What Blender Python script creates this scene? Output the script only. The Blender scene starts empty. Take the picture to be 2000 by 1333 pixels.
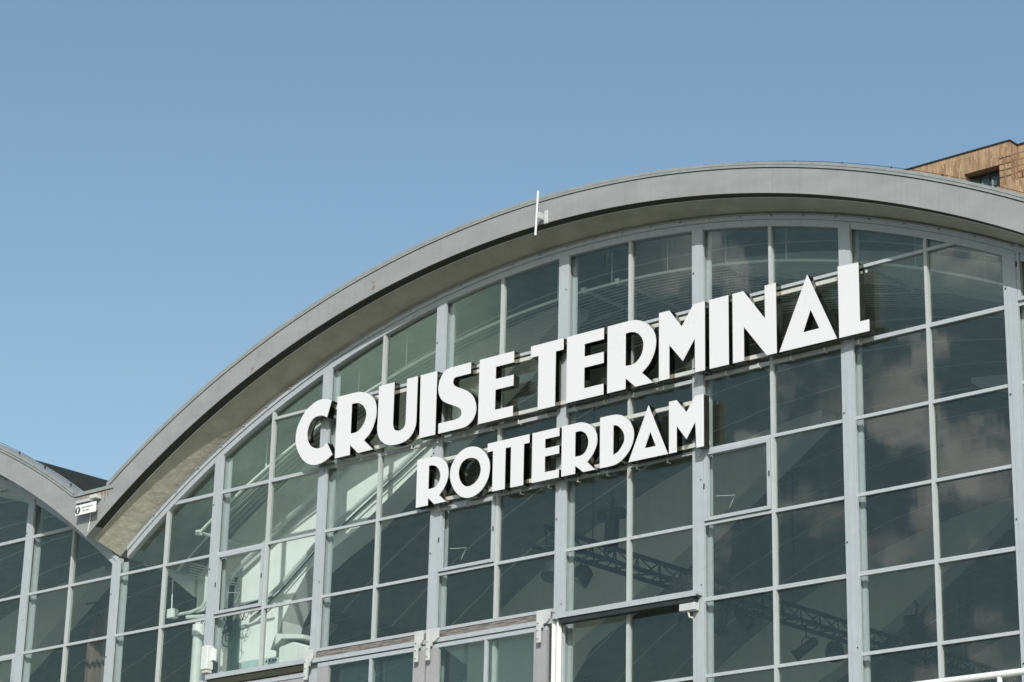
import bpy, math, random
from mathutils import Vector, Matrix
from mathutils.geometry import tessellate_polygon

scene = bpy.context.scene
col = scene.collection
random.seed(7)
Z0 = 11.6                       # height of the uppermost glazing row above the ground

# ------------------------------------------------------------------ camera
def make_camera():
    yaw, pitch, roll = 0.724340042, 0.33315918, 0.0229650757
    cy, sy, cp, sp, cr, sr = math.cos(yaw), math.sin(yaw), math.cos(pitch), math.sin(pitch), math.cos(roll), math.sin(roll)
    f = Vector((-sy*cp, cy*cp, sp)); rt = Vector((cy, sy, 0)); u = rt.cross(f)
    R = cr*rt + sr*u; U = -sr*rt + cr*u
    cam = bpy.data.cameras.new('camera'); o = bpy.data.objects.new('camera', cam); col.objects.link(o)
    m = Matrix((R, U, -f)).transposed().to_4x4()
    m.translation = Vector((26.8601425, -21.8571209, Z0 - 9.87616575))
    o.matrix_world = m
    cam.lens = 85.0; cam.sensor_width = 36.0; cam.clip_start = 0.1; cam.clip_end = 2000
    scene.camera = o
make_camera()

# ------------------------------------------------------------------ light
SUN_TRAVEL = Vector((-0.85, 1.0, -0.80)).normalized()
SUN_ELEV = math.asin(-SUN_TRAVEL.z)
SUN_AZ = math.atan2(-SUN_TRAVEL.x, -SUN_TRAVEL.y)     # clockwise from +Y
w = bpy.data.worlds.new("World"); scene.world = w; w.use_nodes = True
def build_world():
    nt = w.node_tree; n = nt.nodes; l = nt.links; n.clear()
    out = n.new('ShaderNodeOutputWorld'); bg = n.new('ShaderNodeBackground'); bg.inputs[1].default_value = 0.15
    sky = n.new('ShaderNodeTexSky'); sky.sky_type = 'NISHITA'; sky.sun_disc = False
    sky.sun_elevation = SUN_ELEV; sky.sun_rotation = SUN_AZ
    sky.altitude = 0; sky.air_density = 1.15; sky.dust_density = 1.1; sky.ozone_density = 1.0
    # two cloud banks stand in the sky opposite the facade; they are seen mirrored in the panes
    tc = n.new('ShaderNodeTexCoord')
    def noise(scale, loc, sz, detail=7, rough=.55):
        mp = n.new('ShaderNodeMapping'); mp.inputs['Scale'].default_value = (1, 1, sz); mp.inputs['Location'].default_value = loc; l.new(tc.outputs['Generated'], mp.inputs[0])
        nz = n.new('ShaderNodeTexNoise'); nz.inputs['Scale'].default_value = scale; nz.inputs['Detail'].default_value = detail; nz.inputs['Roughness'].default_value = rough
        l.new(mp.outputs[0], nz.inputs['Vector']); return nz.outputs[0]
    def smooth(v, a, b, lo=0.0, hi=1.0):
        r = n.new('ShaderNodeMapRange'); r.interpolation_type = 'SMOOTHSTEP'
        for k, x in zip((1, 2, 3, 4), (a, b, lo, hi)): r.inputs[k].default_value = x
        l.new(v, r.inputs[0]); return r.outputs[0]
    def region(d, a, b):
        dt = n.new('ShaderNodeVectorMath'); dt.operation = 'DOT_PRODUCT'; l.new(tc.outputs['Generated'], dt.inputs[0]); dt.inputs[1].default_value = Vector(d).normalized()
        return smooth(dt.outputs['Value'], a, b)
    def mul(a, b):
        m = n.new('ShaderNodeMath'); m.operation = 'MULTIPLY'; l.new(a, m.inputs[0]); l.new(b, m.inputs[1]); return m.outputs[0]
    def over(base, fac, colr):
        m = n.new('ShaderNodeMix'); m.data_type = 'RGBA'; l.new(fac, m.inputs[0]); l.new(base, m.inputs[6])
        if isinstance(colr, tuple): m.inputs[7].default_value = (*colr, 1)
        else: l.new(colr, m.inputs[7])
        return m.outputs[2]
    tint = n.new('ShaderNodeMix'); tint.data_type = 'RGBA'; tint.blend_type = 'MULTIPLY'; tint.inputs[0].default_value = 1
    l.new(sky.outputs[0], tint.inputs[6]); tint.inputs[7].default_value = (.95, 1.02, .985, 1)
    c = over(tint.outputs[2], mul(region((-.69, -.65, .33), .9945, .9985), smooth(noise(5, (.3, .1, .2), 1.4), .34, .60)), (10.0, 12.0, 10.8))
    shade = n.new('ShaderNodeValToRGB'); l.new(noise(34, (2, 1, 0), 1.0), shade.inputs[0])
    shade.color_ramp.elements[0].position = .36; shade.color_ramp.elements[0].color = (.50, .47, .52, 1)
    shade.color_ramp.elements[1].position = .62; shade.color_ramp.elements[1].color = (.97, .86, .91, 1)
    sc = n.new('ShaderNodeVectorMath'); sc.operation = 'SCALE'; sc.inputs['Scale'].default_value = 13.5; l.new(shade.outputs[0], sc.inputs[0])
    c = over(c, mul(region((-.492, -.828, .30), .9885, .9955), smooth(noise(17, (.75, .4, .1), 1.3, 6, .5), .515, .605)), sc.outputs[0])
    l.new(c, bg.inputs[0]); l.new(bg.outputs[0], out.inputs[0])
build_world()
sl = bpy.data.lights.new('sun', 'SUN'); sl.energy = 5.0; sl.angle = math.radians(0.5); sl.color = (1.0, .965, .91)
so = bpy.data.objects.new('sun', sl); col.objects.link(so); so.location = (20, -25, 40)
so.rotation_euler = SUN_TRAVEL.to_track_quat('-Z', 'Y').to_euler()
scene.view_settings.view_transform = 'Standard'; scene.view_settings.look = 'None'
scene.view_settings.exposure = -0.22; scene.view_settings.gamma = 1.0
scene.cycles.transparent_max_bounces = 24
scene.cycles.max_bounces = 10
scene.cycles.diffuse_bounces = 5

# ------------------------------------------------------------------ helpers
class MB:
    def __init__(s): s.v = []; s.f = []
    def add(s, vs, fs):
        b = len(s.v); s.v += [tuple(p) for p in vs]; s.f += [tuple(b+i for i in f) for f in fs]; return s
    def box(s, x0, x1, y0, y1, z0, z1):
        return s.add([(x0,y0,z0),(x1,y0,z0),(x1,y1,z0),(x0,y1,z0),(x0,y0,z1),(x1,y0,z1),(x1,y1,z1),(x0,y1,z1)],
                     [(0,3,2,1),(4,5,6,7),(0,1,5,4),(1,2,6,5),(2,3,7,6),(3,0,4,7)])
    def prism(s, loops, y0, y1, caps=(1,1), side=True):
        """loops: list of xz outlines (first outer, rest holes) extruded from y0 to y1"""
        tri = tessellate_polygon([[Vector((x, z, 0)) for x, z in lp] for lp in loops])
        flat = [p for lp in loops for p in lp]; n = len(flat)
        vs = [(x, y0, z) for x, z in flat] + [(x, y1, z) for x, z in flat]; fs = []
        for a, b, c in tri:
            A, B, Cc = flat[a], flat[b], flat[c]
            if (B[0]-A[0])*(Cc[1]-A[1]) - (B[1]-A[1])*(Cc[0]-A[0]) < 0: b, c = c, b
            if caps[0]: fs.append((a, b, c))
            if caps[1]: fs.append((n+c, n+b, n+a))
        if side:
            o = 0
            for lp in loops:
                k = len(lp)
                ar = sum(lp[i][0]*lp[(i+1) % k][1]-lp[(i+1) % k][0]*lp[i][1] for i in range(k))
                hole = lp is not loops[0]
                for i in range(k):
                    a, b = o+i, o+(i+1) % k
                    fs.append((a, a+n, b+n, b) if (ar > 0) != hole else (b, b+n, a+n, a))
                o += k
        return s.add(vs, fs)
    def tube(s, pts, r, seg=8, cap=True):
        pts = [Vector(p) for p in pts]; n = len(pts); vs = []; up = None
        for i, p in enumerate(pts):
            d = (pts[min(i+1, n-1)] - pts[max(i-1, 0)]).normalized()
            if up is None: up = Vector((0,0,1)) if abs(d.z) < .9 else Vector((0,1,0))
            a = d.cross(up).normalized(); b = d.cross(a).normalized(); up = a.cross(d) if a.length else up
            rr = r[i] if isinstance(r, (list, tuple)) else r
            for k in range(seg):
                t = 2*math.pi*k/seg; vs.append(p + rr*(math.cos(t)*a + math.sin(t)*b))
        fs = []
        for i in range(n-1):
            for k in range(seg):
                a, b = i*seg+k, i*seg+(k+1) % seg
                fs.append((a, b, b+seg, a+seg))
        if cap: fs.append(tuple(range(seg-1, -1, -1))); fs.append(tuple((n-1)*seg+k for k in range(seg)))
        return s.add(vs, fs)
    def band(s, ca, cb, ya, yb, xs):
        """closed arc band: inner arc ca, outer arc cb, (cx,cz,R), y ya..yb"""
        n = len(xs); vs = []
        for x in xs:
            vs += [(x, ya, az(ca, x)), (x, yb, az(ca, x)), (x, yb, az(cb, x)), (x, ya, az(cb, x))]
        fs = []
        for i in range(n-1):
            a, b = 4*i, 4*i+4
            for k in range(4):
                k2 = (k+1) % 4
                fs.append((a+k, a+k2, b+k2, b+k))
        fs.append((0,3,2,1)); e = 4*(n-1); fs.append((e, e+1, e+2, e+3))
        return s.add(vs, fs)
    def build(s, name, mat, parent=None, smooth=False, bevel=0, dz=Z0):
        me = bpy.data.meshes.new(name); me.from_pydata([(x, y, z+dz) for x, y, z in s.v], [], s.f)
        me.materials.append(mat); me.validate(); me.update()
        if smooth:
            for p in me.polygons: p.use_smooth = True
            try: me.set_sharp_from_angle(angle=math.radians(35))
            except Exception: pass
        o = bpy.data.objects.new(name, me); col.objects.link(o)
        if bevel:
            m = o.modifiers.new('bevel', 'BEVEL'); m.width = bevel; m.segments = 2; m.limit_method = 'ANGLE'
        if parent is not None:
            o.parent = parent; o.matrix_parent_inverse = Matrix.Translation(-parent.location)
        return o
def az(c, x): return c[1] + math.sqrt(max(c[2]**2 - (x-c[0])**2, 0.0))
def xr(a, b, n): return [a + (b-a)*i/n for i in range(n+1)]
def tag(o, label, cat, group=None, kind=None):
    o['label'] = label; o['category'] = cat
    if group: o['group'] = group
    if kind: o['kind'] = kind
    return o
def thing(name, loc, label, cat, group=None):
    o = bpy.data.objects.new(name, None); col.objects.link(o); o.location = (loc[0], loc[1], loc[2]+Z0); o.empty_display_size = .2
    return tag(o, label, cat, group)

# ------------------------------------------------------------------ materials
def mat(name, base, rough=.5, metal=0.0, noise=0.0, nscale=6, bump=0.0, bscale=30, streak=0.0, spec=.5, stretch=(1,1,1)):
    m = bpy.data.materials.new(name); m.use_nodes = True; nt = m.node_tree; n = nt.nodes; l = nt.links
    b = n['Principled BSDF']; b.inputs['Roughness'].default_value = rough; b.inputs['Metallic'].default_value = metal
    b.inputs['Specular IOR Level'].default_value = spec
    b.inputs['Base Color'].default_value = (*base, 1)
    tc = n.new('ShaderNodeTexCoord')
    src = None
    if noise:
        mp = n.new('ShaderNodeMapping'); mp.inputs['Scale'].default_value = stretch; l.new(tc.outputs['Object'], mp.inputs[0])
        nz = n.new('ShaderNodeTexNoise'); nz.inputs['Scale'].default_value = nscale; nz.inputs['Detail'].default_value = 8; nz.inputs['Roughness'].default_value = .62
        l.new(mp.outputs[0], nz.inputs['Vector'])
        mr = n.new('ShaderNodeMapRange'); mr.inputs[1].default_value = .3; mr.inputs[2].default_value = .7
        mr.inputs[3].default_value = 1-noise; mr.inputs[4].default_value = 1+noise; l.new(nz.outputs[0], mr.inputs[0])
        vm = n.new('ShaderNodeVectorMath'); vm.operation = 'SCALE'; vm.inputs[0].default_value = base; l.new(mr.outputs[0], vm.inputs['Scale'])
        src = vm.outputs[0]
        r2 = n.new('ShaderNodeMapRange'); r2.inputs[3].default_value = max(rough-.12, 0.02); r2.inputs[4].default_value = min(rough+.12, 1)
        l.new(nz.outputs[0], r2.inputs[0]); l.new(r2.outputs[0], b.inputs['Roughness'])
    if streak:   # vertical rain streaks of dirt
        mp = n.new('ShaderNodeMapping'); mp.inputs['Scale'].default_value = (14, 14, .5); l.new(tc.outputs['Object'], mp.inputs[0])
        nz = n.new('ShaderNodeTexNoise'); nz.inputs['Scale'].default_value = 1.6; nz.inputs['Detail'].default_value = 5; l.new(mp.outputs[0], nz.inputs['Vector'])
        mr = n.new('ShaderNodeMapRange'); mr.inputs[1].default_value = .45; mr.inputs[2].default_value = .75; mr.inputs[4].default_value = streak; l.new(nz.outputs[0], mr.inputs[0])
        mx = n.new('ShaderNodeMix'); mx.data_type = 'RGBA'; l.new(mr.outputs[0], mx.inputs[0])
        if src: l.new(src, mx.inputs[6])
        else: mx.inputs[6].default_value = (*base, 1)
        mx.inputs[7].default_value = (base[0]*.45, base[1]*.43, base[2]*.38, 1); src = mx.outputs[2]
    if src: l.new(src, b.inputs['Base Color'])
    if bump:
        nb = n.new('ShaderNodeTexNoise'); nb.inputs['Scale'].default_value = bscale; nb.inputs['Detail'].default_value = 6; l.new(tc.outputs['Object'], nb.inputs['Vector'])
        bp = n.new('ShaderNodeBump'); bp.inputs['Strength'].default_value = bump; bp.inputs['Distance'].default_value = .02
        l.new(nb.outputs[0], bp.inputs['Height']); l.new(bp.outputs[0], b.inputs['Normal'])
    return m

M = {}
M['paint'] = mat('grey_paint', (.375, .41, .44), .42, noise=.05, nscale=9, bump=.06, bscale=25, streak=.16)
M['bar'] = mat('bar_paint', (.40, .435, .455), .45, noise=.05, nscale=9, streak=.10)
M['frame_white'] = mat('interior_white', (.82, .84, .82), .6, noise=.05, nscale=4, streak=.10)
M['inner_paint'] = mat('inner_paint', (.40, .43, .435), .5, noise=.05)
M['fascia'] = mat('fascia_paint', (.27, .28, .285), .5, noise=.10, nscale=1.7, bump=.25, bscale=6, streak=.12, stretch=(1, 1, 2.5))
M['lip'] = mat('dark_joint', (.035, .038, .025), .8)
M['soffit'] = mat('soffit_concrete', (.37, .37, .305), .75, noise=.16, nscale=3.2, bump=.9, bscale=9)
M['flash'] = mat('zinc_flashing', (.33, .35, .34), .45, metal=.35, noise=.12, nscale=10)
M['bitumen'] = mat('bitumen_roof', (.022, .026, .022), .95, spec=.15, noise=.25, nscale=5, bump=.2, bscale=40)
M['white'] = mat('white_paint', (.74, .76, .74), .5, noise=.06, nscale=5, streak=.14)
M['fitting'] = mat('fitting_paint', (.48, .50, .50), .5, noise=.08, nscale=8, streak=.2)
M['teal'] = mat('recess_shade', (.13, .22, .20), .6, noise=.1)  # dark teal carries the shade of a recess in the column
M['pipe'] = mat('pipe_paint', (.58, .62, .60), .45, noise=.08, nscale=8)
M['face'] = mat('letter_acrylic', (.65, .655, .67), .3, noise=.015, nscale=2)
M['steel'] = mat('polished_steel', (.14, .135, .115), .09, metal=1.0, noise=.10, nscale=3, bump=.03, bscale=4)
M['galv'] = mat('galvanised_rail', (.60, .60, .55), .45, metal=.25, noise=.10, nscale=12)
M['dark'] = mat('black_metal', (.022, .026, .028), .5, noise=.3)
M['rubber'] = mat('black_cable', (.018, .03, .025), .6)
M['chrome'] = mat('lamp_chrome', (.62, .64, .64), .12, metal=1.0, bump=.05, bscale=12)
M['lens'] = mat('lamp_lens', (.12, .14, .15), .08)
M['concrete'] = mat('floor_concrete', (.11, .11, .10), .7, noise=.12, nscale=1.5)
M['pave'] = mat('paving', (.17, .165, .14), .85, noise=.2, nscale=.6, bump=.2, bscale=5)
M['rust'] = mat('rust', (.23, .155, .10), .9, noise=.4, nscale=30)
M['limebox'] = mat('box_panel', (.42, .56, .54), .5, noise=.1)
M['panel'] = mat('lower_panel', (.32, .315, .33), .5, noise=.07, nscale=4, streak=.2)

def wood():
    m = mat('weathered_wood', (.165, .15, .135), .9, noise=.85, nscale=2.5, bump=.5, bscale=18, stretch=(2, 10, 26)); return m
M['wood'] = wood()

def vault_mat():
    m = bpy.data.materials.new('vault_concrete'); m.use_nodes = True; nt = m.node_tree; n = nt.nodes; l = nt.links
    b = n['Principled BSDF']; b.inputs['Roughness'].default_value = .85
    tc = n.new('ShaderNodeTexCoord'); sep = n.new('ShaderNodeSeparateXYZ'); l.new(tc.outputs['Object'], sep.inputs[0])
    nz = n.new('ShaderNodeTexNoise'); nz.inputs['Scale'].default_value = 1.6; nz.inputs['Detail'].default_value = 6; l.new(tc.outputs['Object'], nz.inputs['Vector'])
    # paler patched joints between the cast strips, one every 1.15 m
    ad = n.new('ShaderNodeMath'); ad.operation = 'MULTIPLY_ADD'; ad.inputs[1].default_value = .12; l.new(nz.outputs[0], ad.inputs[0]); l.new(sep.outputs[1], ad.inputs[2])
    md = n.new('ShaderNodeMath'); md.operation = 'PINGPONG'; md.inputs[1].default_value = .575; l.new(ad.outputs[0], md.inputs[0])
    lt = n.new('ShaderNodeMath'); lt.operation = 'LESS_THAN'; lt.inputs[1].default_value = .022; l.new(md.outputs[0], lt.inputs[0])
    n2 = n.new('ShaderNodeTexNoise'); n2.inputs['Scale'].default_value = 5; n2.inputs['Detail'].default_value = 8; l.new(tc.outputs['Object'], n2.inputs['Vector'])
    cr = n.new('ShaderNodeValToRGB'); cr.color_ramp.elements[0].color = (.185, .215, .18, 1); cr.color_ramp.elements[1].color = (.275, .295, .26, 1)
    cr.color_ramp.elements[0].position = .3; cr.color_ramp.elements[1].position = .7; l.new(n2.outputs[0], cr.inputs[0])
    mx = n.new('ShaderNodeMix'); mx.data_type = 'RGBA'; l.new(lt.outputs[0], mx.inputs[0]); l.new(cr.outputs[0], mx.inputs[6]); mx.inputs[7].default_value = (.66, .68, .64, 1)
    l.new(mx.outputs[2], b.inputs['Base Color'])
    bp = n.new('ShaderNodeBump'); bp.inputs['Strength'].default_value = .5; bp.inputs['Distance'].default_value = .03; l.new(n2.outputs[0], bp.inputs['Height']); l.new(bp.outputs[0], b.inputs['Normal'])
    return m
M['vault'] = vault_mat()

def glass_mat():
    m = bpy.data.materials.new('tinted_glass'); m.use_nodes = True; nt = m.node_tree; n = nt.nodes; l = nt.links; n.clear()
    out = n.new('ShaderNodeOutputMaterial'); tr = n.new('ShaderNodeBsdfTransparent'); tr.inputs[0].default_value = (.942, .970, .958, 1)
    gl = n.new('ShaderNodeBsdfGlossy'); gl.inputs['Roughness'].default_value = .004; gl.inputs['Color'].default_value = (.86, 1, .92, 1)
    tc = n.new('ShaderNodeTexCoord')
    mq = n.new('ShaderNodeMapping'); mq.inputs['Scale'].default_value = (4, 4, .8); l.new(tc.outputs['Object'], mq.inputs[0])
    nz = n.new('ShaderNodeTexNoise'); nz.inputs['Scale'].default_value = 1.0; nz.inputs['Detail'].default_value = 2; l.new(mq.outputs[0], nz.inputs['Vector'])
    bp = n.new('ShaderNodeBump'); bp.inputs['Strength'].default_value = .016; bp.inputs['Distance'].default_value = .03; l.new(nz.outputs[0], bp.inputs['Height']); l.new(bp.outputs[0], gl.inputs['Normal'])
    lw = n.new('ShaderNodeLayerWeight'); lw.inputs[0].default_value = .5
    pw = n.new('ShaderNodeMath'); pw.operation = 'POWER'; pw.inputs[1].default_value = 5; l.new(lw.outputs['Facing'], pw.inputs[0])
    ma = n.new('ShaderNodeMath'); ma.operation = 'MULTIPLY_ADD'; ma.inputs[1].default_value = .93; ma.inputs[2].default_value = .05; l.new(pw.outputs[0], ma.inputs[0])
    mx = n.new('ShaderNodeMixShader'); l.new(ma.outputs[0], mx.inputs[0]); l.new(tr.outputs[0], mx.inputs[1]); l.new(gl.outputs[0], mx.inputs[2])
    # thin film of dust with vertical run marks
    mp = n.new('ShaderNodeMapping'); mp.inputs['Scale'].default_value = (9, 9, .8); l.new(tc.outputs['Object'], mp.inputs[0])
    n2 = n.new('ShaderNodeTexNoise'); n2.inputs['Scale'].default_value = 1.3; n2.inputs['Detail'].default_value = 5; l.new(mp.outputs[0], n2.inputs['Vector'])
    mr = n.new('ShaderNodeMapRange'); mr.inputs[1].default_value = .42; mr.inputs[2].default_value = .75; mr.inputs[3].default_value = .004; mr.inputs[4].default_value = .010; l.new(n2.outputs[0], mr.inputs[0])
    df = n.new('ShaderNodeBsdfDiffuse'); df.inputs[0].default_value = (.5, .5, .46, 1)
    m2 = n.new('ShaderNodeMixShader'); l.new(mr.outputs[0], m2.inputs[0]); l.new(mx.outputs[0], m2.inputs[1]); l.new(df.outputs[0], m2.inputs[2])
    l.new(m2.outputs[0], out.inputs[0]); return m
M['glass'] = glass_mat()

def brick_mat():
    m = bpy.data.materials.new('brick_cladding'); m.use_nodes = True; nt = m.node_tree; n = nt.nodes; l = nt.links
    b = n['Principled BSDF']; b.inputs['Roughness'].default_value = .85
    tc = n.new('ShaderNodeTexCoord'); sp = n.new('ShaderNodeSeparateXYZ'); l.new(tc.outputs['Object'], sp.inputs[0])
    ad = n.new('ShaderNodeMath'); ad.operation = 'ADD'; l.new(sp.outputs[0], ad.inputs[0]); l.new(sp.outputs[1], ad.inputs[1])
    cb = n.new('ShaderNodeCombineXYZ'); l.new(sp.outputs[2], cb.inputs[0]); l.new(ad.outputs[0], cb.inputs[1])
    br = n.new('ShaderNodeTexBrick'); br.inputs['Scale'].default_value = 1; br.inputs['Brick Width'].default_value = .34; br.inputs['Row Height'].default_value = .085
    br.inputs['Mortar Size'].default_value = .006; br.inputs['Color1'].default_value = (.22, .135, .08, 1); br.inputs['Color2'].default_value = (.40, .275, .17, 1); br.inputs['Mortar'].default_value = (.24, .15, .09, 1)
    l.new(cb.outputs[0], br.inputs['Vector'])
    nz = n.new('ShaderNodeTexNoise'); nz.inputs['Scale'].default_value = 1.2; nz.inputs['Detail'].default_value = 4; l.new(tc.outputs['Object'], nz.inputs['Vector'])
    hs = n.new('ShaderNodeHueSaturation'); l.new(br.outputs[0], hs.inputs['Color']); mr = n.new('ShaderNodeMapRange'); mr.inputs[3].default_value = .75; mr.inputs[4].default_value = 1.25
    l.new(nz.outputs[0], mr.inputs[0]); l.new(mr.outputs[0], hs.inputs['Value']); l.new(hs.outputs[0], b.inputs['Base Color'])
    return m
M['brick'] = brick_mat()
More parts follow.
